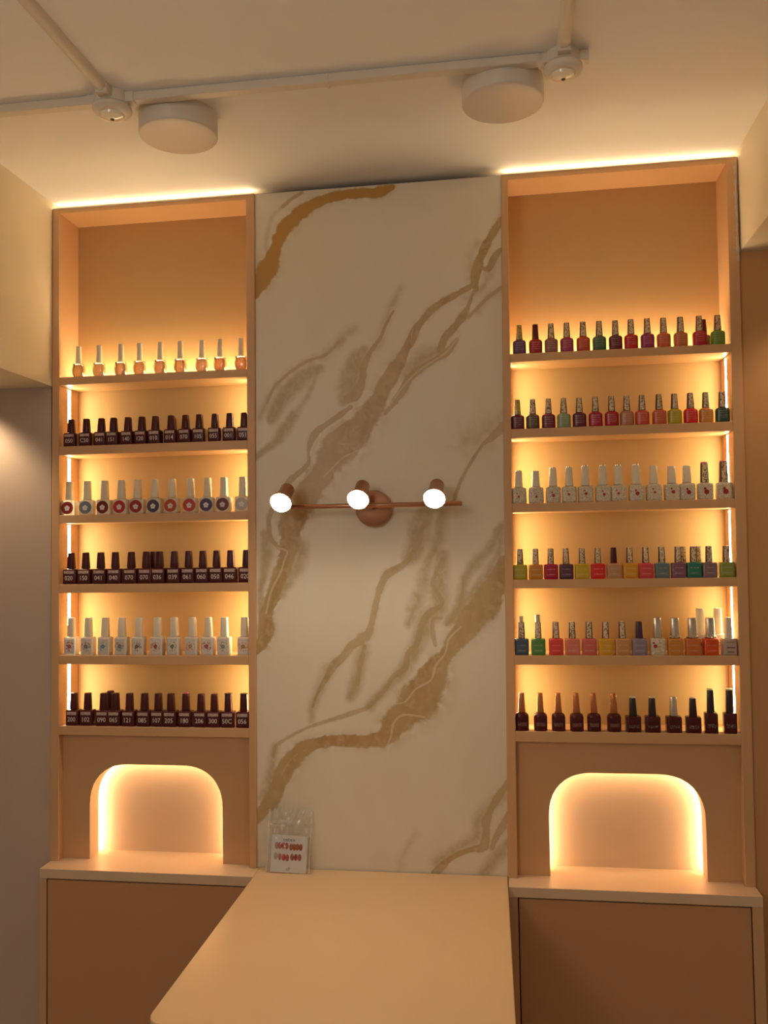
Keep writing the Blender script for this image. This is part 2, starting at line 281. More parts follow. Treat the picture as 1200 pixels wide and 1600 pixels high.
def build_marble():
    X0b, X1b, X0t, X1t, Zb, Zt = -.5290, -.0142, -.5212, .0022, .849, 2.2709
    NX, NZ = 216, 590
    u = np.linspace(0, 1, NX); v = np.linspace(0, 1, NZ); U, V = np.meshgrid(u, v)
    Z = Zb + (Zt-Zb)*V; X = (X0b+(X0t-X0b)*V)*(1-U) + (X1b+(X1t-X1b)*V)*U
    fx, fz = X.ravel()*1000, Z.ravel()*1000
    core = np.full(fx.shape, -1.0); tone = np.zeros(fx.shape); soft = np.full(fx.shape, -1.0); thr = np.full(fx.shape, -1.0)
    for kind, t, pts in VEINS:
        P = np.array(pts, float); Q = []
        for i in range(len(P)-1):                                       # smooth the centre line
            p0, p1, p2, p3 = P[max(i-1, 0)], P[i], P[i+1], P[min(i+2, len(P)-1)]
            for s in (0, .25, .5, .75):
                Q.append(.5*((2*p1)+(-p0+p2)*s+(2*p0-5*p1+4*p2-p3)*s*s+(-p0+3*p1-3*p2+p3)*s**3))
        Q.append(P[-1]); Q = np.array(Q); Q[:, 2] = np.maximum(Q[:, 2], .8)
        m = Q[:, 2].max()*3 + 8
        sel = np.where((fx > Q[:, 0].min()-m) & (fx < Q[:, 0].max()+m) & (fz > Q[:, 1].min()-m) & (fz < Q[:, 1].max()+m))[0]
        if not len(sel): continue
        best = np.full(len(sel), -1.0)
        for a, b in zip(Q, Q[1:]):
            d = b[:2]-a[:2]; L2 = max(d@d, 1e-6)
            s = np.clip(((fx[sel]-a[0])*d[0]+(fz[sel]-a[1])*d[1])/L2, 0, 1)
            dist = np.hypot(fx[sel]-a[0]-s*d[0], fz[sel]-a[1]-s*d[1]); hw = a[2]+(b[2]-a[2])*s
            q = hw + (1.2 if kind == 'c' else .3 if kind == 't' else 0)
            best = np.maximum(best, (q-dist)/np.maximum(q, 3.0) if kind != 's' else 1-dist/(hw*1.9+3))
        if kind == 'c':
            up_ = best > core[sel]; core[sel] = np.where(up_, best, core[sel]); tone[sel] = np.where(up_, t, tone[sel])
        elif kind == 's': soft[sel] = np.maximum(soft[sel], np.clip(best, -1, 1)*min(t/2.4, 1))
        else: thr[sel] = np.maximum(thr[sel], best*t)
    co = np.stack([X.ravel(), np.full(fx.shape, .006), Z.ravel()], 1)
    idx = np.arange(NX*NZ).reshape(NZ, NX)
    q = np.stack([idx[:-1, :-1], idx[:-1, 1:], idx[1:, 1:], idx[1:, :-1]], -1).reshape(-1, 4)
    n0 = len(co)
    bk = np.array([[X0b, .03, Zb], [X1b, .03, Zb], [X1t, .03, Zt], [X0t, .03, Zt]])
    co = np.concatenate([co, bk]); c = [idx[0, 0], idx[0, -1], idx[-1, -1], idx[-1, 0]]
    side = [[c[1], c[0], n0, n0+1], [c[2], c[1], n0+1, n0+2], [c[3], c[2], n0+2, n0+3], [c[0], c[3], n0+3, n0], [n0+1, n0, n0+3, n0+2]]
    q = np.concatenate([q, np.array(side)])
    me = bpy.data.meshes.new('marble_slab'); me.vertices.add(len(co)); me.vertices.foreach_set('co', co.ravel())
    me.loops.add(q.size); me.loops.foreach_set('vertex_index', q.ravel().astype(np.int32))
    me.polygons.add(len(q)); me.polygons.foreach_set('loop_start', np.arange(0, q.size, 4, dtype=np.int32))
    me.update(calc_edges=True)
    for nm, arr in (('vein', core), ('tone', tone), ('haze', soft), ('thread', thr)):
        a = me.attributes.new(nm, 'FLOAT', 'POINT'); full = np.zeros(len(co), np.float32); full[:n0] = arr; a.data.foreach_set('value', full)
    m = bpy.data.materials.new('cream_marble_gold_veins'); m.use_nodes = True; nt = m.node_tree; L = nt.links; b = nt.nodes['Principled BSDF']
    b.inputs['Roughness'].default_value = .34; b.inputs['Specular IOR Level'].default_value = .28
    def N(t, **k):
        x = nt.nodes.new(t)
        for kk, vv in k.items(): setattr(x, kk, vv)
        return x
    def A(nm): return N('ShaderNodeAttribute', attribute_name=nm).outputs['Fac']
    def MT(op, *s, clamp=False):
        x = N('ShaderNodeMath', operation=op, use_clamp=clamp)
        for i, y in enumerate(s):
            if isinstance(y, (int, float)): x.inputs[i].default_value = y
            else: L.new(y, x.inputs[i])
        return x.outputs[0]
    def noise(sc, det, z=1.0):
        tc = N('ShaderNodeTexCoord'); mp = N('ShaderNodeMapping'); mp.inputs['Rotation'].default_value = (0, math.radians(32), 0); mp.inputs['Scale'].default_value = (1, 1, z)
        L.new(tc.outputs['Object'], mp.inputs[0]); n = N('ShaderNodeTexNoise'); n.inputs['Scale'].default_value = sc; n.inputs['Detail'].default_value = det; n.inputs['Distortion'].default_value = .6
        L.new(mp.outputs[0], n.inputs['Vector']); return n.outputs['Fac']
    def mix(f, a, c_):
        x = N('ShaderNodeMix', data_type='RGBA')
        for i, s in ((0, f), (6, a), (7, c_)):
            if isinstance(s, tuple): x.inputs[i].default_value = (*s, 1)
            else: L.new(s, x.inputs[i])
        return x.outputs[2]
    def rng(v_, lo, hi, a=0.0, c_=1.0):
        x = N('ShaderNodeMapRange'); x.interpolation_type = 'SMOOTHSTEP'
        for i, s in enumerate((v_, lo, hi, a, c_)):
            if isinstance(s, (int, float)): x.inputs[i].default_value = s
            else: L.new(s, x.inputs[i])
        return x.outputs[0]
    n1 = noise(45, 5); n2 = noise(9, 4, .45); n3 = noise(70, 3, .8)
    base = mix(rng(n2, .3, .7), (.80, .70, .54), (.82, .735, .60))
    hz = MT('ADD', A('haze'), MT('MULTIPLY', MT('SUBTRACT', n1, .5), .5))
    hz = MT('MULTIPLY', rng(hz, -.05, .75), rng(n3, .3, .65, .65, .95))
    halo = MT('MULTIPLY', rng(A('vein'), -.95, .15), .30)
    hz = MT('MAXIMUM', hz, MT('MULTIPLY', halo, rng(n1, .35, .62)))
    base = mix(hz, base, (.53, .41, .22))
    cr = MT('ADD', A('vein'), MT('MULTIPLY', MT('SUBTRACT', n1, .5), .9))
    al = MT('MULTIPLY', rng(cr, -.02, .28), MT('MINIMUM', A('tone'), 1.0))
    vc = mix(rng(noise(14, 4, .4), .35, .65), (.46, .285, .115), (.57, .40, .20))
    vc = mix(rng(n3, .35, .65), vc, mix(rng(n1, .3, .7), (.50, .33, .15), (.60, .43, .24)))
    vc = mix(MT('GREATER_THAN', A('tone'), 1.1), vc, (.55, .30, .085))
    base = mix(al, base, vc)
    th = MT('ADD', A('thread'), MT('MULTIPLY', MT('SUBTRACT', n1, .5), .8))
    base = mix(MT('MULTIPLY', rng(th, .1, .5), .6), base, (.76, .63, .43))
    L.new(base, b.inputs['Base Color'])
    me.materials.append(m)
    o = bpy.data.objects.new('marble_slab', me); COL.objects.link(o)
    o['label'] = 'tall cream marble wall slab with gold brown veins between the two shelf units'; o['category'] = 'wall panel'
    return o

build_marble()

# ---------------------------------------------------------------- shelf units
def lerp(a, b, t): return a+(b-a)*t
ZB, ZT = .849, 2.2709
def arch_outline(x0, x1, z0, z1, r, off=0.0, n=10):
    """from bottom left up, over and down to bottom right"""
    x0 -= off; x1 += off; z1 += off; r += off; pts = [(x0, z0)]
    for i in range(n+1):
        a = math.pi - (math.pi/2)*i/n; e = 2.25
        c, s = math.cos(a), math.sin(a)
        pts.append((x0+r+r*math.copysign(abs(c)**(2/e), c), z1-r+r*abs(s)**(2/e)))
    for i in range(n+1):
        a = math.pi/2 - (math.pi/2)*i/n; e = 2.25
        c, s = math.cos(a), math.sin(a)
        pts.append((x1-r+r*abs(c)**(2/e), z1-r+r*abs(s)**(2/e)))
    pts.append((x1, z0)); return pts

def shelf_unit(side, label, P, zs, thick, ax0, ax1, atop):
    """P = x of the four post edges as (bottom, top) pairs: outer left, inner left, inner right, outer right"""
    t = thing('display_shelf_unit', label, 'shelf unit', ((P[0][0]+P[3][0])/2, 0, ZB), 'lit display shelf units')
    O = t.location.copy()
    def fx(k, z): return lerp(P[k][0], P[k][1], (z-ZB)/(ZT-ZB)) - O.x
    def bx(name, m, xa, xb, y0, y1, z0, z1, bev=0):
        """xa, xb name post edges (int) or offsets"""
        bm = bmesh.new(); add_box(bm, fx(xa, z0), fx(xb, z0), y0, y1, z0-O.z, z1-O.z, fx(xa, z1), fx(xb, z1))
        if bev: bevel(bm, bev)
        return link(name, bm, m, t)
    bx('side_post', M_UNIT, 0, 1, 0, .095, ZB, ZT, .0008)
    bx('side_post', M_UNIT, 2, 3, 0, .095, ZB, ZT, .0008)
    zr = ZT-.0125
    bx('top_rail', M_UNIT, 1, 2, .0005, .085, zr, ZT)
    bx('back_board', M_BACK, 1, 2, .085, .095, zs[-1], zr)
    for i, (z, th) in enumerate(zip(zs, thick)): bx('shelf', M_UNIT, 1, 2, .0004, .085, z-th, z, .0006)
    zn = zs[-1]-thick[-1]
    # arched front panel of the bottom niche
    arch = arch_outline(ax0-O.x, ax1-O.x, ZB-O.z, atop-O.z, .088)
    l0, r0, l1, r1 = fx(1, ZB), fx(2, ZB), fx(1, zn), fx(2, zn)
    bm = bmesh.new(); add_prism(bm, [(l0, 0)] + arch + [(r0, 0), (r1, zn-O.z), (l1, zn-O.z)], 'y', .019, .059)
    o = link('niche_panel', bm, [M_UNIT, M_NICHE], t, smooth='auto')
    for p in o.data.polygons:
        if abs(p.normal.y) < .5 and l0+.01 < p.center.x < r0-.01 and p.center.z < atop-O.z+.001: p.material_index = 1
    bx('niche_back', M_NICHE, 1, 2, .078, .090, ZB, zn)
    out = arch_outline(ax0-O.x, ax1-O.x, ZB-O.z, atop-O.z, .088, .015); inn = arch_outline(ax0-O.x, ax1-O.x, ZB-O.z, atop-O.z, .088, .007)
    bm = bmesh.new(); add_prism(bm, out + inn[::-1], 'y', .060, .0635); link('light_strip', bm, M_LEDN, t)['label'] = 'warm strip around the arch'
    # upright LED strips in each bay, one on either side
    tops = list(zs); 
    for i in range(5):
        z1, z0 = zs[i]-thick[i]-.003, zs[i+1]+.002
        for k, s in ((1, 1), (2, -1)):
            xa, xb = fx(k, z0), fx(k, z1)
            bm = bmesh.new(); d = .0008*s
            add_box(bm, min(xa, xa+d), max(xa, xa+d), .036, .049, z0-O.z, z1-O.z, min(xb, xb+d), max(xb, xb+d)); o = link('light_strip', bm, [M_UNIT, M_LED], t)
            for p in o.data.polygons:                                      # only the face turned into the bay shines
                if p.normal.x*s > .9: p.material_index = 1
    # strip lying on the top shelf behind the bottles, and one on top of the unit
    z = zs[0]
    box('light_strip', M_LEDT, t, fx(1, z)+.004, fx(2, z)-.004, .058, .072, z-O.z, z-O.z+.004)
    box('light_strip', M_LEDC, t, fx(0, ZT)+.003, fx(3, ZT)-.003, .009, .017, ZT-O.z, ZT-O.z+.0035)
    # ragged filler left along the top edges
    rnd = random.Random(3 if side == 'L' else 5)
    if side == 'L': runs = [((fx(0, ZT), ZT-.001), (fx(3, ZT), ZT-.001), .004), ((fx(1, 2.25), 2.255), (fx(1, 1.95), 1.95), .0016)]
    else: runs = [((fx(0, ZT), ZT-.001), (fx(3, ZT), ZT-.001), .0025), ((fx(3, 2.262)-.004, 2.262), (fx(3, 2.06)-.002, 2.06), .0045)]
    for (xa, za), (xb, zb), wd in runs:
        bm = bmesh.new(); n = 46; A = []
        for i in range(n+1):
            s = i/n; x, zz = lerp(xa, xb, s), lerp(za, zb, s); a = wd*(.35+rnd.random()*.8); b_ = wd*(.2+rnd.random()*.3)*.5
            horiz = abs(xb-xa) > abs(zb-za)
            p = [(x, -.0006, zz-O.z-a), (x, -.0016, zz-O.z-a*.4), (x, -.0006, zz-O.z+b_*.3)] if horiz else [(x-a, -.0006, zz-O.z), (x, -.0018, zz-O.z), (x+a*.6, -.0006, zz-O.z)]
            A.append([bm.verts.new(q) for q in p])
        for a, b in zip(A, A[1:]):
            bm.faces.new([a[0], b[0], b[1], a[1]]); bm.faces.new([a[1], b[1], b[2], a[2]])
        link('filler_bead', bm, M_PLASTER, t)
    return t

PL = [(-.9860, -.9822), (-.9666, -.9666), (-.5435, -.5402), (-.5292, -.5214)]
PR = [(-.0140, .0024), (.0045, .0160), (.4350, .4452), (.4545, .4660)]
ZL = [1.8925, 1.7400, 1.5893, 1.4390, 1.2860, 1.1352]
ZR = [1.8975, 1.7437, 1.5922, 1.4388, 1.2875, 1.1372]
shelf_unit('L', 'tall tan display shelf unit with glowing bays left of the marble slab', PL, ZL, [.0172, .0190, .0175, .0185, .0190, .0190], -.9049, -.6075, 1.0515)
shelf_unit('R', 'tall tan display shelf unit with glowing bays right of the marble slab', PR, ZR, [.0170, .0185, .0175, .0175, .0185, .0205], .0697, .3705, 1.0535)

# ---------------------------------------------------------------- base cabinets
def base_cabinet(label, x0, x1, gl, gr):
    t = thing('base_cabinet', label, 'cabinet', ((x0+x1)/2, .02, 0), 'base cabinets under the shelf units'); O = t.location
    def bx(name, m, a, b, y0, y1, z0, z1, bev=.0008): return box(name, m, t, a-O.x, b-O.x, y0-O.y, y1-O.y, z0, z1, bev=bev)
    bx('cabinet_top', M_TOP, x0, x1, -.045, .095, .829, .849)
    bx('side_panel', M_UNIT, x0, x0+gl, -.0448, .095, .03, .829)
    bx('side_panel', M_UNIT, x1-gr, x1, -.0448, .095, .03, .829)
    bx('back_board', M_GAP, x0+gl, x1-gr, .080, .095, .03, .829, 0)
    bx('door', M_DOOR, x0+gl+.0022, x1-gr-.0022, -.0436, -.026, .034, .8262)
    bx('plinth', M_UNIT, x0+.01, x1-.01, -.02, .09, 0, .03, 0)
    return t
base_cabinet('low tan cabinet with flush door left of the table', -.9840, -.5235, .0150, .0130)
base_cabinet('low tan cabinet with flush door right of the table', -.0128, .4545, .0170, .0195)

# ---------------------------------------------------------------- table
t = thing('manicure_table', 'tan table with rounded corners running out from the marble slab', 'table', (-.266, -.30, 0))
def tabletop():
    pts = [(-.0148, .0035)]
    def corner(cx, cy, r, a0, a1, n=8): return [(cx+r*math.cos(math.radians(lerp(a0, a1, i/n))), cy+r*math.sin(math.radians(lerp(a0, a1, i/n)))) for i in range(n+1)]
    pts += corner(-.0350, -.562, .032, 0, -90) + corner(-.4835, -.562, .032, -90, -180) + [(-.5222, .0035)]
    pts = [(x+.266, y+.30) for x, y in pts]
    bm = bmesh.new(); add_prism(bm, pts, 'z', .8265, .8508); bevel(bm, .0012)
    return link('tabletop', bm, M_TABLE, t, smooth='auto')
tabletop()
box('leg', M_UNIT, t, -.20, .20, -.22, -.195, 0, .8265, bev=.001)
box('support_rail', M_UNIT, t, -.18, .18, .26, .285, .74, .8265)

# ---------------------------------------------------------------- ceiling: drum lamps, trunking, junction boxes
def drum(label, x, y, r=.0690, h=.040):
    t = thing('ceiling_lamp', label, 'ceiling lamp', (x, y, ZC), 'round white drum lamps on the ceiling')
    bm = bmesh.new(); add_lathe(bm, [(r*.985, 0), (r*.985, -.006)], n=48); link('base_ring', bm, M_WHITEPL, t, smooth='auto')
    bm = bmesh.new(); add_lathe(bm, [(r, -.005), (r, -h+.003), (r-.0012, -h+.001), (r-.004, -h), (r*.5, -h-.0006), (0, -h-.0008)], n=48); link('diffuser', bm, M_OPAL, t, smooth='auto')
drum('unlit white drum lamp on the ceiling, the left one by the sensor', -.5650, -.319)
drum('unlit white drum lamp on the ceiling, the right one of the two', .0080, -.334, .0680)

TR = mat('trunking_plastic', (.76, .68, .56), .45)
def half_round(bm, x, y0, y1, wd, ht):
    """raised cable cover running along y under the ceiling"""
    n = 10; A, B = [], []
    for i in range(n+1):
        a = math.pi*i/n; p = (x+wd/2*math.cos(a), -ht*abs(math.sin(a))**.6)
        A.append(bm.verts.new((p[0], y0, p[1]))); B.append(bm.verts.new((p[0], y1, p[1])))
    for i in range(n): bm.faces.new([A[i], A[i+1], B[i+1], B[i]])
    bm.faces.new([A[0], B[0], B[-1], A[-1]]); bm.faces.new(A); bm.faces.new(B[::-1])
def trunk(label, pieces, rnd=False, couplers=()):
    """pieces in world x, y"""
    x0, x1, y0, y1 = pieces
    t = thing('cable_trunking', label, 'trunking', ((x0+x1)/2, (y0+y1)/2, ZC), 'white cable covers on the ceiling'); O = t.location
    bm = bmesh.new()
    if rnd: half_round(bm, 0, y0-O.y, y1-O.y, x1-x0, .014)
    else: add_box(bm, x0-O.x, x1-O.x, y0-O.y, y1-O.y, -.015, 0); bevel(bm, .0012)
    link('cover', bm, TR, t, smooth='auto')
    for cx, cy, wx, wy in couplers:
        bm = bmesh.new(); add_box(bm, cx-wx/2-O.x, cx+wx/2-O.x, cy-wy/2-O.y, cy+wy/2-O.y, -.0168, 0); bevel(bm, .0012); link('coupler', bm, TR, t)
trunk('long white cable cover running across the ceiling between the two junction boxes', (-.612, .072, -.409, -.391), couplers=((-.276, -.3995, .006, .0205),))
trunk('short white cable cover from the left beam to the left junction box', (-.9836, -.688, -.409, -.391))
trunk('half-round white cable cover running toward the viewer from the left junction box', (-.6605, -.6415, -1.6, -.442), True)
trunk('half-round white cable cover running toward the viewer from the right junction box', (.0920, .1125, -1.6, -.432), True)
def junction(label, x, y, spouts, s):
    t = thing('junction_box', label, 'junction box', (x, y, ZC), 'round junction boxes with sensors')
    bm = bmesh.new(); add_lathe(bm, [(.0290*s, 0), (.0290*s, -.0175), (.0272*s, -.019)], n=32); link('box_body', bm, M_WHITEPL, t, smooth='auto')
    for ang, ln, wd in spouts:
        bm = bmesh.new(); add_box(bm, .018, .028+ln, -wd/2, wd/2, -.0168, 0); bevel(bm, .0012)
        bmesh.ops.rotate(bm, verts=bm.verts, cent=(0, 0, 0), matrix=Matrix.Rotation(math.radians(ang), 3, 'Z')); link('spout', bm, M_WHITEPL, t)
    bm = bmesh.new(); add_lathe(bm, [(.0265*s, -.019), (.0325*s, -.022), (.0330*s, -.027), (.0300*s, -.031), (.0215*s, -.0335), (.0205*s, -.0335)], n=36); d = link('sensor_housing', bm, M_WHITEPL, t, smooth='auto')
    bm = bmesh.new(); add_lathe(bm, [(.0205*s, -.0332), (.0190*s, -.0375), (.0120*s, -.0405), (.0040*s, -.0412)], n=28); l = link('sensor_lens', bm, M_LENS, d, smooth='auto')
    bm = bmesh.new(); add_lathe(bm, [(.0036*s, -.0402), (.0036*s, -.0420)], n=14); link('sensor_pinhole', bm, M_DARK, d)
    return t
junction('round white ceiling junction box with sensor beside the left drum lamp', -.6505, -.4010, [(0, .014, .021), (180, .014, .021), (-90, .016, .021)], 1.0)
junction('round white ceiling junction box with sensor beside the right drum lamp', .1030, -.3985, [(0, .012, .017), (180, .010, .021), (-90, .012, .022)], .92)

# ---------------------------------------------------------------- three-bulb wall light
t = thing('wall_light', 'copper wall light with three lit bulbs on a bar across the marble', 'wall light', (-.2715, .006, 1.588)); O = t.location.copy()
def add_rod(bm, a, b, r, n=14): add_lathe(bm, [(r*.8, 0), (r, r*.25), (r, (Vector(b)-Vector(a)).length-r*.25), (r*.8, (Vector(b)-Vector(a)).length)], a, Vector(b)-Vector(a), n)
bm = bmesh.new(); add_lathe(bm, [(.0375, 0), (.0375, .014), (.0365, .0165), (.0335, .0180), (0, .0184)], (0, 0, 0), (0, -1, 0), 44); link('base_plate', bm, M_COPPER, t, smooth='auto')
bm = bmesh.new(); add_rod(bm, (0, -.015, .004), (0, -.062, .004), .0065); link('stem', bm, M_COPPER, t, smooth='auto')
bm = bmesh.new(); add_rod(bm, (-.4700-O.x, -.064, .0045), (-.0870-O.x, -.064, .0040), .0048); link('bar', bm, M_COPPER, t, smooth='auto')
dirv = Vector((-.04, -.80, -.52)).normalized()
for hx, bz in ((-.4425, 1.5985), (-.2875, 1.6010), (-.1385, 1.5992)):
    front = Vector((hx-O.x, -.104-O.y, bz-O.z)); rear = front - dirv*.058
    bm = bmesh.new(); add_lathe(bm, [(.0125, 0), (.0142, .002), (.0142, .030), (.0150, .032), (.0150, .036)], rear, dirv, 28)
    head = link('lamp_head', bm, M_COPPER, t, smooth='auto')
    bm = bmesh.new(); mid = rear + dirv*.016; add_rod(bm, (mid.x, mid.y, mid.z), (mid.x+.004, -.064, .0045), .0042, 12); link('pivot', bm, M_COPPER, head, smooth='auto')
    bm = bmesh.new(); add_lathe(bm, [(.0145, .034), (.0215, .050), (.0225, .056), (.0215, .058), (.0205, .0575)], rear, dirv, 32); link('bulb_housing', bm, M_COPPER, head, smooth='auto')
    bm = bmesh.new(); add_lathe(bm, [(.0204, .0572), (.0195, .0592), (.012, .0612), (0, .0620)], rear, dirv, 28); link('bulb_lens', bm, M_BULB, head, smooth='auto')

# ---------------------------------------------------------------- nail tip set in a clear pouch
def text_mesh(s, size, depth=.0001, cache={}):
    k = (s, size)
    if k not in cache:
        cu = bpy.data.curves.new('lettering', 'FONT'); cu.body = s; cu.size = size; cu.extrude = depth; cu.resolution_u = 2
        cu.align_x = 'CENTER'; cu.align_y = 'CENTER'
        o = bpy.data.objects.new('lettering', cu); COL.objects.link(o); bpy.context.view_layer.update()
        me = bpy.data.meshes.new_from_object(o.evaluated_get(bpy.context.evaluated_depsgraph_get()))
        me.transform(Matrix.Rotation(math.radians(90), 4, 'X'))
        bpy.data.objects.remove(o); bpy.data.curves.remove(cu); cache[k] = me
    return cache[k]
def lettering(s, size, m, parent, loc, sx=1.0):
    me = text_mesh(s, size).copy(); me.materials.clear(); me.materials.append(m)
    o = bpy.data.objects.new('lettering', me); COL.objects.link(o); o.parent = parent; o.location = loc; o.scale = (sx, 1, 1); return o
M_CARD = mat('white_card', (.97, .91, .83), .55)
M_INK = mat('grey_ink', (.16, .13, .12), .6)
M_WINK = mat('pale_ink', (.86, .80, .70), .5)
def film_mat(name='clear_plastic_film', tint=(1, 1, 1), base=.018, amt=.9):
    m = bpy.data.materials.new(name); m.use_nodes = True; nt = m.node_tree; nt.nodes.remove(nt.nodes['Principled BSDF'])
    out = nt.nodes['Material Output']; a = nt.nodes.new('ShaderNodeBsdfTransparent'); a.inputs[0].default_value = (*tint, 1)
    g = nt.nodes.new('ShaderNodeBsdfGlossy'); g.inputs['Roughness'].default_value = .12; g.inputs[0].default_value = (.95, .92, .88, 1)
    fr = nt.nodes.new('ShaderNodeFresnel'); fr.inputs[0].default_value = 1.5; mp = nt.nodes.new('ShaderNodeMath'); mp.operation = 'MULTIPLY_ADD'; mp.inputs[1].default_value = amt; mp.inputs[2].default_value = base
    nt.links.new(fr.outputs[0], mp.inputs[0]); mx = nt.nodes.new('ShaderNodeMixShader'); nt.links.new(mp.outputs[0], mx.inputs[0])
    nt.links.new(a.outputs[0], mx.inputs[1]); nt.links.new(g.outputs[0], mx.inputs[2]); nt.links.new(mx.outputs[0], out.inputs[0]); return m
M_FILM = film_mat()
M_SEAM = mat('pale_film_seam', (.9, .84, .74), .3); M_SEAM.node_tree.nodes['Principled BSDF'].inputs['Alpha'].default_value = .28
t = thing('nail_tip_pouch', 'clear plastic pouch holding a white card of red press-on nails, leaning on marble', 'nail set', (-.4570, -.0250, .8512), rot=(math.radians(-9), math.radians(1.5), 0))
def pouch():
    nx, nz = 26, 30; W, H = .087, .125
    bm = bmesh.new(); rnd = random.Random(4)
    for s in (-1, 1):
        G = []
        for j in range(nz+1):
            row = []
            for i in range(nx+1):
                a, b = i/nx, j/nz; edge = min(a, 1-a, b, 1-b)
                bulge = .0025*min(1, edge*8); x = (a-.5)*W*(1 + (.03 if b < .5 else 0)); z = b*H + .0012*math.sin(a*7)*(b > .9)
                wob = .0020*math.sin(a*19+b*7+s)*math.sin(b*15-a*5)*min(1, edge*6) + .0012*math.sin(a*41-b*33) + (.0022*max(0, math.sin(a*30+b*22)) if a < .5 and b > .45 else 0)
                row.append(bm.verts.new((x, s*(.0004+bulge)+wob, z)))
            G.append(row)
        for j in range(nz):
            for i in range(nx): bm.faces.new([G[j][i], G[j][i+1], G[j+1][i+1], G[j+1][i]])
    o = link('pouch', bm, M_FILM, t, smooth=True)
    bm = bmesh.new()
    for x in (-W/2*1.02, W/2*1.02): add_box(bm, x-.0012, x+.0012, -.0008, .0008, 0, H*.97)
    add_box(bm, -W/2, W/2, -.0008, .0008, H*.74, H*.755); link('pouch_seam', bm, M_SEAM, o)
    lettering('OPPORT', .0075, M_WINK, o, (-.008, -.0040, H*.80))
    lettering('ea', .0060, M_WINK, o, (-.014, -.0040, H*.75))
pouch()
card = link('card', (lambda b: (add_box(b, -.0365, .0385, .0002, .0010, .0008, .0725), bevel(b, .0002), b)[2])(bmesh.new()), M_CARD, t)
lettering('VAIDKA', .0072, M_INK, card, (0.000, -.0003, .0635))
lettering('c7', .0085, M_INK, card, (.0005, -.0003, .0075))
def nail_mesh():
    bm = bmesh.new(); n = 10; R = []
    for j, (k, h) in enumerate(((1, 0), (.92, .0009), (.6, .0016), (.2, .0019))):
        R.append([bm.verts.new((.0039*k*math.cos(2*math.pi*i/n), -h, (.0066*k)*math.sin(2*math.pi*i/n)*(1.08 if math.sin(2*math.pi*i/n) < 0 else 1))) for i in range(n)])
    for a, b in zip(R, R[1:]):
        for i in range(n): bm.faces.new([a[i], a[(i+1) % n], b[(i+1) % n], b[i]])
    bm.faces.new(R[-1]); bm.faces.new(R[0][::-1])
    me = bpy.data.meshes.new('nail_tip'); bmesh.ops.recalc_face_normals(bm, faces=bm.faces); bm.to_mesh(me); bm.free()
    for p in me.polygons: p.use_smooth = True
    me.materials.append(mat('nail_gel', rough=.15, objcol=True, coat=.6)); return me
NM = nail_mesh()
for r, (zz, cols, xs) in enumerate(((.0515, [(.55, .36, .27), (.66, .13, .08), (.62, .12, .08), (.64, .07, .04), (.52, .16, .06), (.60, .09, .03), (.55, .14, .05), (.50, .04, .012)], [-.0255, -.0185, -.0115, -.0045, .0050, .0115, .0180, .0250]),
        (.0305, [(.66, .50, .40), (.66, .17, .10), (.62, .06, .04), (.64, .10, .07), (.48, .07, .03), (.50, .03, .02), (.54, .08, .03)], [-.0262, -.0180, -.0095, -.0020, .0080, .0155, .0235]))):
    for c, x in zip(cols, xs):
        o = bpy.data.objects.new('nail_tip', NM); COL.objects.link(o); o.parent = t; o.location = (x, .0002, zz+.001*math.sin(x*900)); o.color = (*c, 1)

# ---------------------------------------------------------------- nail polish bottles
ORD = ['first', 'second', 'third', 'fourth', 'fifth', 'sixth', 'seventh', 'eighth', 'ninth', 'tenth', 'eleventh', 'twelfth', 'thirteenth', 'fourteenth']
G_PAINT = mat('painted_glass', rough=.2, objcol=True, coat=.1)
G_MAROON = mat('maroon_painted_glass', (.085, .012, .012), .22, spec=.3)
G_MILK = mat('milky_glass', (.86, .77, .64), .35, coat=.3, trans=.3)
G_FROST = mat('frosted_white_glass', (.84, .76, .68), .4, trans=.25)
G_CLEAR = film_mat('thin_clear_glass', (.93, .90, .80), .10, 1.3)
G_FLAKE = speckle('gold_flake_gel', (.70, .30, .05), (.85, .62, .35), 420, .4, .6, a_obj=True)
G_FLAKE.node_tree.nodes['Principled BSDF'].inputs['Transmission Weight'].default_value = .55
G_FLAKE.node_tree.nodes['Principled BSDF'].inputs['Roughness'].default_value = .6
G_GLIT = speckle('silver_glitter_glass', (.80, .69, .52), (.32, .23, .14), 760, .50, .62, rough=.3)
C_WHITE = mat('cream_cap_plastic', (.82, .72, .55), .35)
C_MAROON = mat('maroon_cap_plastic', (.080, .012, .011), .32, spec=.3)
C_DARKRED = mat('dark_red_cap_plastic', (.13, .008, .010), .3)
C_PURPLE = mat('dark_purple_cap_plastic', (.065, .025, .06), .3)
C_BLACK = mat('black_cap_plastic', (.035, .018, .016), .25)
C_PRINT = speckle('patterned_cap_foil', (.80, .62, .38), (.18, .085, .045), 360, .50, .62, rough=.35, metal=.15)
C_GOLD = speckle('gold_cap_foil', (.62, .45, .14), (.40, .26, .08), 300, .45, .6, rough=.3, metal=.4)
C_SIDE = mat('cap_brown_side', (.10, .035, .025), .35)
C_SILVER = mat('silver_cap_metal', (.68, .61, .50), .24, metal=.9)
C_COPPER = mat('copper_cap_metal', (.62, .23, .09), .25, metal=.85)
C_PINK = mat('pink_cap_top', (.75, .16, .22), .4)
C_TIP = mat('cream_cap_tip', (.80, .66, .48), .35)
L_BAND = speckle('pale_label_band', (.62, .46, .40), (.30, .13, .11), 900, .50, .60, rough=.4, vec_scale=(1, 1, .6))
L_FAINT = speckle('faint_dark_label', (.20, .09, .075), (.10, .03, .028), 700, .46, .58, rough=.4, vec_scale=(1, 1, .6))
L_TEXT = mat('pale_label_print', (.88, .74, .68), .5)
L_WHITE = mat('white_print', (.84, .78, .70), .5)
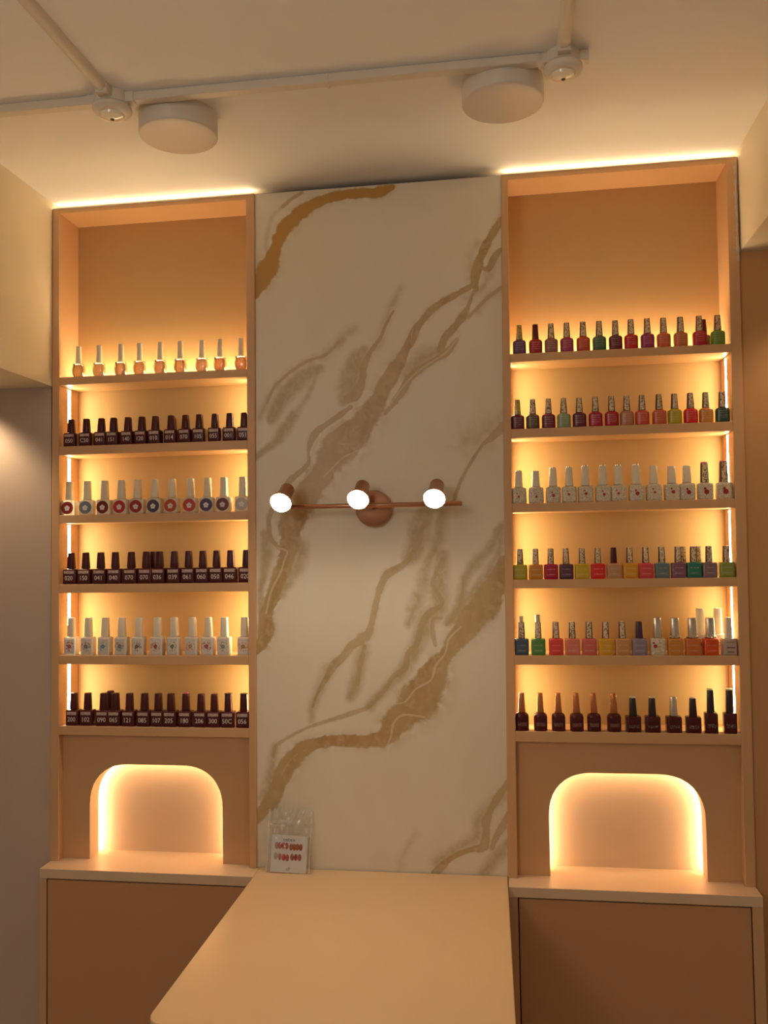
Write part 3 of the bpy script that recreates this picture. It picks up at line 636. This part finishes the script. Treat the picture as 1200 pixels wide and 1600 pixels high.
L_DARK = mat('dark_print', (.12, .06, .05), .5)
L_PRINT = printed('tiny_rows_of_print', [(.0225, .0010), (.0180, .0007), (.0135, .0007), (.0095, .0007)], (.85, .75, .60), .32)
L_PRINT2 = printed('two_rows_of_print', [(.0200, .0010), (.0095, .0012)], (.85, .75, .62), .30)
L_FLORAL = speckle('floral_label', (.5, .1, .1), (.78, .70, .60), 330, .42, .50, a_obj=True, rough=.4)
L_ROSE = speckle('red_rose_motif', (.50, .02, .02), (.22, .01, .01), 500, .48, .56, rough=.4)
L_PLATE = mat('grey_label_plate', (.52, .40, .32), .4)

def front_patch(hw, hd, e, pw, z0, z1, lift=.00025, n=8):
    """thin label that hugs the front of a bottle body"""
    bm = bmesh.new(); A, B, C, D = [], [], [], []
    for i in range(n+1):
        x = -pw + 2*pw*i/n; y = -hd*max(0.0, 1-abs(x/hw)**e)**(1/e)
        A.append(bm.verts.new((x, y-lift, z0))); B.append(bm.verts.new((x, y-lift, z1))); C.append(bm.verts.new((x, y+.0003, z0))); D.append(bm.verts.new((x, y+.0003, z1)))
    for i in range(n):
        bm.faces.new([A[i], A[i+1], B[i+1], B[i]]); bm.faces.new([C[i], D[i], D[i+1], C[i+1]]); bm.faces.new([A[i], C[i], C[i+1], A[i+1]]); bm.faces.new([B[i], B[i+1], D[i+1], D[i]])
    bm.faces.new([A[0], B[0], D[0], C[0]]); bm.faces.new([A[n], C[n], D[n], B[n]])
    return bm
def disc(r, x, y, z, th=.0004, n=20):
    bm = bmesh.new(); add_lathe(bm, [(r, 0), (r, th)], (x, y, z), (0, -1, 0), n); return bm
def flower(r, x, y, z):
    bm = bmesh.new()
    for k in range(5):
        a = 2*math.pi*k/5+.3; add_lathe(bm, [(r*.42, 0), (r*.42, .0003)], (x+math.cos(a)*r*.55, y, z+math.sin(a)*r*.55), (0, -1, 0), 8)
    return bm

MC = {}
def shared(key, fn):
    """one mesh per kind of part, shared by all alike bottles"""
    if key not in MC:
        bm, ms, sm = fn(); me = bpy.data.meshes.new(key[0]); bmesh.ops.recalc_face_normals(bm, faces=bm.faces); bm.to_mesh(me)
        for m in (ms if isinstance(ms, (list, tuple)) else [ms]): me.materials.append(m)
        for p in me.polygons: p.use_smooth = bool(sm)
        if sm: me.set_sharp_from_angle(angle=math.radians(38))
        bm.free(); MC[key] = me
    return MC[key]
def put(name, me, parent, color=None, label=None, loc=(0, 0, 0)):
    o = bpy.data.objects.new(name, me); COL.objects.link(o); o.parent = parent; o.location = loc
    if color: o.color = (*color, 1)
    if label: o['label'] = label
    return o

def body_bm(style, w_, d_, h):
    bm = bmesh.new(); a, b = w_/2, d_/2
    if style == 'round':
        add_loft(bm, [(0, a*.93, b*.93, 2.8), (.0012, a, b, 3.0), (h*.76, a, b, 3.2), (h*.86, a*.97, b*.97, 3.0), (h*.93, a*.88, b*.88, 2.7), (h*.975, a*.72, b*.74, 2.4), (h, a*.58, b*.60, 2.2), (h+.0015, a*.46, b*.52, 2)], 24)
    elif style == 'square':
        add_loft(bm, [(0, a*.95, b*.95, 6), (.001, a, b, 7), (h-.0028, a, b, 7), (h-.0010, a*.97, b*.96, 6), (h, a*.90, b*.88, 5), (h+.0001, a*.5, b*.5, 2), (h+.0016, a*.46, b*.5, 2)], 28)
    elif style == 'soft':
        add_loft(bm, [(0, a*.86, b*.90, 4.5), (.0012, a*.95, b*.97, 5), (.0035, a, b, 5), (h-.0050, a, b, 5), (h-.0020, a*.96, b*.95, 5), (h-.0004, a*.84, b*.86, 4.5), (h, a*.70, b*.7, 4), (h+.0014, a*.46, b*.5, 2)], 28)
    elif style == 'bulge':
        add_loft(bm, [(0, a*.74, b*.74, 4), (.001, a*.78, b*.78, 4), (h*.30, a*.97, b*.95, 4), (h*.55, a, b, 4), (h*.85, a*.82, b*.85, 4), (h*.90, a*.88, b*.88, 4), (h*.97, a*.88, b*.88, 4), (h, a*.8, b*.8, 3), (h+.0012, a*.45, b*.5, 2)], 24)
    return bm
def cap_bm(wb, wt, h, z0, e=4, two=False):
    bm = bmesh.new(); a, c = wb/2, wt/2
    add_loft(bm, [(z0, a*.98, a*.98, e), (z0+.0008, a, a, e), (z0+h-.0016, c, c, e), (z0+h-.0004, c*.93, c*.93, e), (z0+h, c*.80, c*.80, e)], 20)
    if two:
        bm.normal_update()
        for f in bm.faces:
            if abs(f.normal.x) > .45 or z0+h*.0 > f.calc_center_median().z - .0004: f.material_index = 1
    return bm

# kind: (body style, width, depth, height, body material, cap bottom, cap top, cap height)
KIND = {
 'clear':  ('bulge', .0262, .0215, .0305, G_CLEAR, .0125, .0108, .0385),
 'maroonA':('square', .0285, .0235, .0300, G_MAROON, .0160, .0130, .0300),
 'cream':  ('soft', .0330, .0230, .0330, G_MILK, .0160, .0138, .0405),
 'maroonB':('square', .0312, .0235, .0328, G_MAROON, .0165, .0130, .0350),
 'white':  ('square', .0275, .0230, .0385, G_FROST, .0165, .0140, .0405),
 'maroonC':('square', .0300, .0235, .0330, G_MAROON, .0160, .0135, .0350),
 'colour': ('round', .0272, .0225, .0300, G_PAINT, .0138, .0108, .0305),
 'glitter':('soft', .0300, .0230, .0330, G_GLIT, .0165, .0138, .0345),
 'square': ('square', .0283, .0235, .0300, G_PAINT, .0132, .0112, .0310),
 'wide':   ('square', .0285, .0235, .0325, G_PAINT, .0140, .0118, .0325),
 'smoky':  ('round', .0268, .0225, .0350, G_MAROON, .0142, .0105, .0385),
 'smokyS': ('square', .0290, .0225, .0310, G_MAROON, .0150, .0120, .0375),
 'smokyT': ('square', .0245, .0215, .0390, G_MAROON, .0145, .0120, .0430),
}
def cap_material(c): return {'cream': C_WHITE, 'white': C_WHITE, 'maroon': C_MAROON, 'dark red': C_DARKRED, 'dark purple': C_PURPLE, 'patterned': C_PRINT, 'gold': C_GOLD, 'silver': C_SILVER, 'copper': C_COPPER, 'black': C_BLACK}[c]

def bottle(kind, x, yf, z, label, group, color=None, cap='maroon', text=None, caph=None, tip=None, rot=0.0, plain=False, ccolor=None):
    style, w_, d_, h, bmat, cb, ct, ch = KIND[kind]
    if cap == 'silver' and kind in ('wide',): cb, ct, ch = .0165, .0155, .0395
    if caph: ch = caph
    t = thing('nail_polish_bottle', label, 'nail polish', (x, yf+d_/2, z), group, (0, 0, rot))
    b = put('body', shared(('body', kind, bmat.name), lambda: (body_bm(style, w_, d_, h), bmat, True)), t, color)
    two = cap in ('patterned',); cm = cap_material(cap)
    c = put('cap', shared(('cap', kind, cap, ch), lambda: (cap_bm(cb, ct, ch, h+.0010, 4 if style != 'bulge' else 2.2, two), [cm, C_SIDE] if two else cm, True)), t)
    if kind == 'clear':
        put('gel', shared(('gel',), lambda: (body_bm('bulge', w_*.84, d_*.80, h*.86), G_FLAKE, True)), t, color, loc=(0, 0, .0015))
    hd, hw = d_/2, w_/2
    if kind.startswith('maroon'):
        put('label_band', shared(('label_band', kind), lambda: (front_patch(hw, hd, 7, hw*.74, h*.70, h*.90), L_BAND, False)), t)
        p = put('label', shared(('label', kind), lambda: (front_patch(hw, hd, 7, hw*.76, h*.16, h*.66), C_MAROON, False)), t)
        if text:
            o = lettering(text, h*.42, L_TEXT, p, (0, -hd-.0005, h*.40), .92)
    elif kind == 'cream':
        p = put('label', shared(('label', kind), lambda: (disc(.0138, 0, -hd+.0002, h*.49, .0006, 28), G_PAINT, False)), t, color)
        put('flower_motif', shared(('flower_motif', kind), lambda: (flower(.0064, 0, -hd-.0004, h*.47), L_WHITE, False)), p)
    elif kind == 'white':
        p = put('label', shared(('label', kind), lambda: (front_patch(hw, hd, 7, hw*.84, h*.10, h*.88), G_FROST, False)), t)
        put('floral_motif', shared(('floral_motif', kind), lambda: (disc(.0108, 0, -hd-.0002, h*.50, .0004, 24), L_FLORAL, False)), p, color)
        put('floral_motif', shared(('floral_dot', kind), lambda: (flower(.0048, 0, -hd-.0006, h*.50), G_PAINT, False)), p, tuple(q*.7 for q in color))
    elif kind == 'glitter':
        p = put('label', shared(('label', kind), lambda: (front_patch(hw, hd, 5, hw*.76, h*.12, h*.80), G_GLIT, True)), t)
        rx, rz, rr = text or (0, .4, .004)
        put('rose_motif', shared(('rose_motif', round(rx, 4), round(rz, 3), round(rr, 4)), lambda: ((lambda bm: (add_lathe(bm, [(rr, 0), (rr, .0005)], (rx, -hd-.0002, h*rz), (0, -1, 0), 14), add_lathe(bm, [(rr*.55, 0), (rr*.55, .0005)], (rx-.003, -hd-.0002, h*rz+.0065), (0, -1, 0), 10), bm)[2])(bmesh.new()), L_ROSE, False)), p)
    elif kind in ('colour',) and not plain:
        put('label', shared(('label', kind), lambda: (front_patch(hw, hd, 3, hw*.74, h*.10, h*.84), L_PRINT, True)), t, color)
    elif kind in ('square', 'wide') and not plain:
        put('label', shared(('label', kind), lambda: (front_patch(hw, hd, 7, hw*.80, h*.14, h*.88), L_PRINT2, True)), t, color)
    elif kind.startswith('smoky'):
        p = put('label', shared(('label', kind), lambda: (front_patch(hw, hd, 3 if kind == 'smoky' else 7, hw*.66, h*.28, h*.48), L_FAINT if kind == 'smoky' else G_GLIT_DARK, True)), t)
    if tip:
        m, r, hh = tip
        put('cap_tip', shared(('cap_tip', kind, cap, ch, m.name, r, hh), lambda: ((lambda bm: (add_lathe(bm, [(r, 0), (r, hh-.0005), (r*.8, hh)], (0, 0, h+.0010+ch-.0004), (0, 0, 1), 16), bm)[1])(bmesh.new()), m, True)), t)
    return t
G_GLIT_DARK = speckle('dark_glitter_print', (.07, .02, .022), (.55, .42, .36), 500, .56, .66, rough=.3)

YF = .0030
def place(kind, i, n, x, z, desc, where, group, **k):
    """desc 'dark maroon bottle numbered 050' -> full label"""
    jit = random.uniform(-.05, .05)
    return bottle(kind, x, YF+random.uniform(0, .0015), z, f"{desc}, {ORD[i]} {where}", group, rot=jit, **k)
SH = ['top', 'second', 'third', 'fourth', 'fifth', 'lowest']
# left unit, top shelf: clear bottles of flake gel
XS = [-0.9283, -0.8803, -0.8303, -0.7872, -0.7398, -0.6939, -0.6456, -0.6046, -0.5581]
CL = [((.72, .40, .02), 'golden yellow'), ((.72, .42, .24), 'pale orange'), ((.70, .40, .26), 'pale pink'), ((.74, .38, .12), 'amber'), ((.72, .36, .22), 'pale coral'), ((.76, .40, .14), 'light orange'), ((.72, .42, .32), 'pale rose'), ((.78, .26, .02), 'deep orange'), ((.68, .26, .02), 'dark orange')]
for i, x in enumerate(XS):
    place('clear', i, 9, x, ZL[0], f"clear bottle of {CL[i][1]} flakes with cream cap", 'from left, left unit top shelf', 'clear flake bottles on the top left shelf', color=CL[i][0], cap='cream')
# left unit: three shelves of dark maroon bottles
for row, kind, xs, tx in ((1, 'maroonA', [-0.9457, -0.9104, -0.8756, -0.8473, -0.8145, -0.7826, -0.7516, -0.7154, -0.6828, -0.6519, -0.617, -0.5838, -0.5522], '050 C50 041 151 140 120 010 014 070 105 055 001 051'.split()),
        (3, 'maroonB', [-0.9457, -0.9126, -0.8773, -0.8438, -0.8077, -0.7734, -0.7435, -0.7098, -0.6775, -0.6461, -0.6153, -0.5846, -0.5499], '020 150 041 040 070 070 036 039 061 060 050 046 020'.split()),
        (5, 'maroonC', [-0.9391, -0.9078, -0.8709, -0.8438, -0.8119, -0.7778, -0.7473, -0.7188, -0.6856, -0.6517, -0.6226, -0.592, -0.558], '200 102 090 065 121 085 107 205 180 206 300 50C 056'.split())):
    for i, x in enumerate(xs):
        tip = None
        if row == 5 and i == 8: tip = (C_PINK, .0055, .0030)
        if row == 5 and i in (11, 12): tip = (C_BLACK, .0085, .0022)
        w_ = {1: 'left unit second shelf', 3: 'left unit fourth shelf', 5: 'left unit lowest shelf'}[row]
        place(kind, i, 13, x, ZL[row], 'dark maroon bottle' + (' with pink cap top' if row == 5 and i == 8 else ' with black disc on cap' if tip else ' with pale number label'), 'from left, ' + w_, 'dark maroon bottles on the ' + w_, cap='maroon', text=tx[i], tip=tip)
# left unit, third shelf: cream bottles with round coloured labels
XS = [-0.9499, -0.9083, -0.8679, -0.8296, -0.7923, -0.7525, -0.7141, -0.6726, -0.6346, -0.5981, -0.5569]
CL = [((.30, .02, .02), 'dark red'), ((.20, .22, .25), 'grey blue'), ((.16, .015, .01), 'deep maroon'), ((.50, .025, .015), 'bright red'), ((.36, .015, .02), 'crimson'), ((.07, .06, .10), 'slate blue'), ((.50, .07, .02), 'orange red'), ((.56, .035, .015), 'scarlet'), ((.10, .06, .14), 'violet blue'), ((.16, .035, .025), 'maroon brown'), ((.50, .40, .28), 'beige')]
for i, x in enumerate(XS):
    place('cream', i, 11, x, ZL[2], f"cream bottle with round {CL[i][1]} flower label", 'from left, left unit third shelf', 'cream bottles on the third left shelf', color=CL[i][0], cap='cream')
# left unit, fifth shelf: white bottles with flower prints
XS = [-0.9451, -0.9059, -0.8669, -0.8285, -0.79, -0.7479, -0.7105, -0.6704, -0.6351, -0.5991, -0.5549]
CL = [((.55, .10, .14), 'pink'), ((.34, .26, .24), 'grey'), ((.16, .32, .42), 'light blue'), ((.30, .27, .24), 'dark grey'), ((.28, .20, .20), 'plum grey'), ((.55, .16, .14), 'coral'), ((.30, .26, .18), 'olive grey'), ((.66, .30, .18), 'peach'), ((.48, .08, .14), 'rose'), ((.40, .36, .26), 'grey green'), ((.66, .26, .10), 'orange')]
for i, x in enumerate(XS):
    place('white', i, 11, x, ZL[4], f"white bottle with {CL[i][1]} flower print", 'from left, left unit fifth shelf', 'white bottles on the fifth left shelf', color=CL[i][0], cap='white')
# right unit, two shelves of bright colours with patterned caps
R1 = [((.14, .045, .13), 'purple', 'gold'), ((.42, .012, .012), 'red', 'dark red'), ((.34, .13, .09), 'dusty mauve', 'patterned'), ((.40, .035, .11), 'magenta pink', 'patterned'), ((.60, .06, .015), 'red orange', 'patterned'), ((.05, .13, .06), 'green', 'patterned'), ((.17, .012, .03), 'burgundy', 'patterned'), ((.62, .015, .02), 'bright red', 'patterned'), ((.36, .025, .12), 'magenta purple', 'patterned'), ((.66, .12, .04), 'coral', 'patterned'), ((.62, .17, .05), 'orange', 'patterned'), ((.52, .012, .03), 'crimson', 'patterned'), ((.16, .28, .02), 'lime green', 'patterned')]
X1 = [0.0324, 0.065, 0.0965, 0.1278, 0.1603, 0.1921, 0.2242, 0.2545, 0.2863, 0.3179, 0.3505, 0.3865, 0.4218]
R2 = [((.14, .012, .025), 'burgundy', 'gold'), ((.12, .07, .03), 'olive brown', 'patterned'), ((.20, .02, .05), 'wine red', 'patterned'), ((.30, .36, .20), 'pale green', 'patterned'), ((.15, .012, .03), 'dark wine', 'patterned'), ((.42, .012, .05), 'crimson pink', 'patterned'), ((.46, .010, .03), 'deep crimson', 'patterned'), ((.50, .20, .10), 'tan', 'patterned'), ((.66, .09, .04), 'coral red', 'patterned'), ((.66, .12, .05), 'coral orange', 'patterned'), ((.50, .38, .01), 'mustard yellow', 'patterned'), ((.72, .02, .02), 'bright red', 'patterned'), ((.66, .24, .03), 'orange', 'patterned'), ((.02, .06, .04), 'dark green', 'patterned')]
X2 = [0.0256, 0.0559, 0.0874, 0.1178, 0.1489, 0.1807, 0.2123, 0.2422, 0.2719, 0.305, 0.3348, 0.3652, 0.3943, 0.4252]
for row, xs, cl in ((0, X1, R1), (1, X2, R2)):
    for i, x in enumerate(xs):
        c, nm, cp = cl[i]
        place('colour', i, len(xs), x, ZR[row], f"{nm} bottle with {cp} cap", f'from left, right unit {SH[row]} shelf', f'bright polish bottles on the {SH[row]} right shelf', color=c, cap=cp)
# right unit, third shelf: glitter bottles
X3 = [0.025, 0.059, 0.0932, 0.1251, 0.1569, 0.1913, 0.2219, 0.2564, 0.2899, 0.3248, 0.3539, 0.3876, 0.4239]
DT = [(-.001, .42, .0022), (0, .40, .0024), (0, .45, .0030), (-.001, .50, .0026), (0, .52, .0030), (.001, .45, .0028), (-.001, .48, .0026), (.001, .45, .0040), (0, .50, .0024), (.001, .50, .0034), (.001, .45, .0042), (.0015, .45, .0048), (.0005, .45, .0052)]
for i, x in enumerate(X3):
    cp = 'patterned' if i > 10 else 'white'
    tip = (C_PINK, .0068, .0030) if i > 10 else ((C_SILVER, .0062, .0020) if i < 8 and i != 1 else None)
    place('glitter', i, 13, x, ZR[2], 'silver glitter bottle with ' + ('patterned pink-topped cap' if i > 10 else 'silver-topped white cap' if tip else 'white cap'), 'from left, right unit third shelf', 'silver glitter bottles on the third right shelf', cap=cp, text=DT[i], tip=tip, caph=[.0325, .0325, .037, .0375, .039, .039, .039, .039, .037, .0345, .0345, .0380, .0400][i])
# right unit, fourth shelf: square bottles
X4 = [0.024, 0.0546, 0.0849, 0.1152, 0.1464, 0.1776, 0.2086, 0.2394, 0.2704, 0.3013, 0.3324, 0.3618, 0.3911, 0.4237]
R4 = [((.42, .34, .01), 'olive yellow'), ((.62, .24, .03), 'orange'), ((.42, .008, .04), 'crimson'), ((.10, .03, .05), 'dark purple'), ((.62, .42, .02), 'yellow'), ((.72, .02, .015), 'bright red'), ((.55, .28, .14), 'tan'), ((.70, .32, .02), 'amber'), ((.66, .06, .06), 'coral red'), ((.14, .20, .22), 'steel blue'), ((.24, .10, .15), 'mauve'), ((.03, .19, .13), 'teal green'), ((.24, .15, .17), 'grey purple'), ((.28, .32, .06), 'olive green')]
for i, x in enumerate(X4):
    place('square', i, 14, x, ZR[3], f"{R4[i][1]} square bottle with {'maroon' if i == 6 else 'patterned'} cap", 'from left, right unit fourth shelf', 'square bottles on the fourth right shelf', color=R4[i][0], cap='maroon' if i == 6 else 'patterned')
# right unit, fifth shelf: mixed
X5 = [0.0234, 0.0563, 0.0914, 0.1235, 0.1567, 0.1888, 0.2208, 0.2538, 0.2886, 0.322, 0.3549, 0.3887, 0.4231]
R5 = [((.06, .09, .13), 'slate blue', 'patterned'), ((.10, .25, .06), 'green', 'patterned'), ((.74, .06, .04), 'red', 'patterned'), ((.70, .20, .13), 'salmon', 'patterned'), ((.66, .13, .10), 'coral pink', 'patterned'), ((.72, .36, .02), 'yellow', 'patterned'), ((.60, .30, .12), 'peach tan', 'patterned'), ((.28, .22, .28), 'lavender', 'dark purple'), (None, 'silver glitter', 'silver'), ((.62, .24, .04), 'light orange', 'silver'), ((.62, .16, .03), 'burnt orange', 'silver'), ((.74, .08, .01), 'orange red', 'silver'), ((.42, .32, .26), 'grey', 'white')]
for i, x in enumerate(X5):
    c, nm, cp = R5[i]; tip = (C_SILVER, .0052, .0150) if i == 1 else (C_TIP, .0042, .0125) if i == 0 else None
    kd = 'glitter' if c is None else 'wide'
    o = place(kd, i, 13, x, ZR[4], f"{nm} bottle with {cp} cap" + (' and long tip' if tip else ''), 'from left, right unit fifth shelf', 'mixed bottles on the fifth right shelf', color=c, cap=cp, tip=tip, text=(-.006, .55, .0036) if c is None else None, plain=(i == 12), caph=.040 if i in (8, 12) else None)
    if i in (9, 10, 11):                                                 # beaded ring round the neck
        bm = bmesh.new()
        for k in range(12):
            a = 2*math.pi*k/12; add_lathe(bm, [(.0001, -.0022), (.0017, -.0012), (.0022, 0), (.0017, .0012), (.0001, .0022)], (.0098*math.cos(a), .0098*math.sin(a), .0355+.001*math.sin(k*2)), (0, 0, 1), 8)
        link('bead_ring', bm, C_SILVER, o, smooth=True)
    if i == 12:
        p = link('label', front_patch(.01425, .01175, 7, .0115, .0035, .0300), L_PLATE, o)
        bm = bmesh.new()
        for zz, hh, ww in ((.0262, .0005, .0075), (.0155, .0011, .0078), (.0070, .0009, .0065)): add_box(bm, -ww+.001, ww+.001, -.0123, -.0119, zz-hh, zz+hh)
        link('print_lines', bm, L_DARK, p)
# right unit, lowest shelf
X6 = [0.0208, 0.0572, 0.0926, 0.1282, 0.162, 0.2008, 0.2373, 0.2745, 0.3145, 0.3515, 0.3848, 0.4203]
for i, x in enumerate(X6):
    kd = 'smoky' if i < 6 else 'smokyT' if i > 9 else 'smokyS'
    cp = 'copper' if i < 6 else 'silver' if i == 8 else 'black'
    tip = (C_TIP, .0058, .0026) if i in (6, 7, 9) else (C_TIP, .0060, .0034) if i > 9 else None
    ds = {'smoky': 'round-shouldered black-brown bottle', 'smokyS': 'short dark glitter bottle', 'smokyT': 'tall narrow dark glitter bottle'}[kd]
    place(kd, i, 12, x, ZR[5], f"{ds} with {'cream-tipped ' if tip else ''}{cp} cap", 'from left, right unit lowest shelf', 'dark bottles on the lowest right shelf', cap=cp, tip=tip, caph=.0345 if kd == 'smokyS' and cp != 'silver' else None)
# bottles standing in a second row behind
for kd, x, z, lb, gp, kw in (('maroonA', -.7239, ZL[1], 'dark maroon bottle behind the eighth, left unit second shelf', 'back row bottles', dict(text=None)),
        ('maroonB', -.7700, ZL[3], 'dark maroon bottle behind the sixth, left unit fourth shelf', 'back row bottles', dict()),
        ('maroonC', -.8700, ZL[5], 'dark maroon bottle behind the third, left unit lowest shelf', 'back row bottles', dict()),
        ('colour', .4010, ZR[0], 'dark bottle behind the twelfth, right unit top shelf', 'back row bottles', dict(color=(.12, .02, .03), cap='maroon')),
        ('square', .3468, ZR[3], 'mauve bottle behind the eleventh, right unit fourth shelf', 'back row bottles', dict(color=(.22, .10, .14), cap='patterned')),
        ('square', .3781, ZR[3], 'green bottle behind the twelfth, right unit fourth shelf', 'back row bottles', dict(color=(.04, .20, .13), cap='patterned')),
        ('white', .3770, ZR[4], 'tall white bottle behind the eleventh, right unit fifth shelf', 'back row bottles', dict(color=(.5, .42, .34), cap='white', caph=.050)),
        ('white', .4105, ZR[4], 'tall white bottle behind the twelfth, right unit fifth shelf', 'back row bottles', dict(color=(.5, .42, .34), cap='white', caph=.050))):
    kw.setdefault('cap', 'maroon'); bottle(kd, x, .0335, z, lb, gp, **kw)
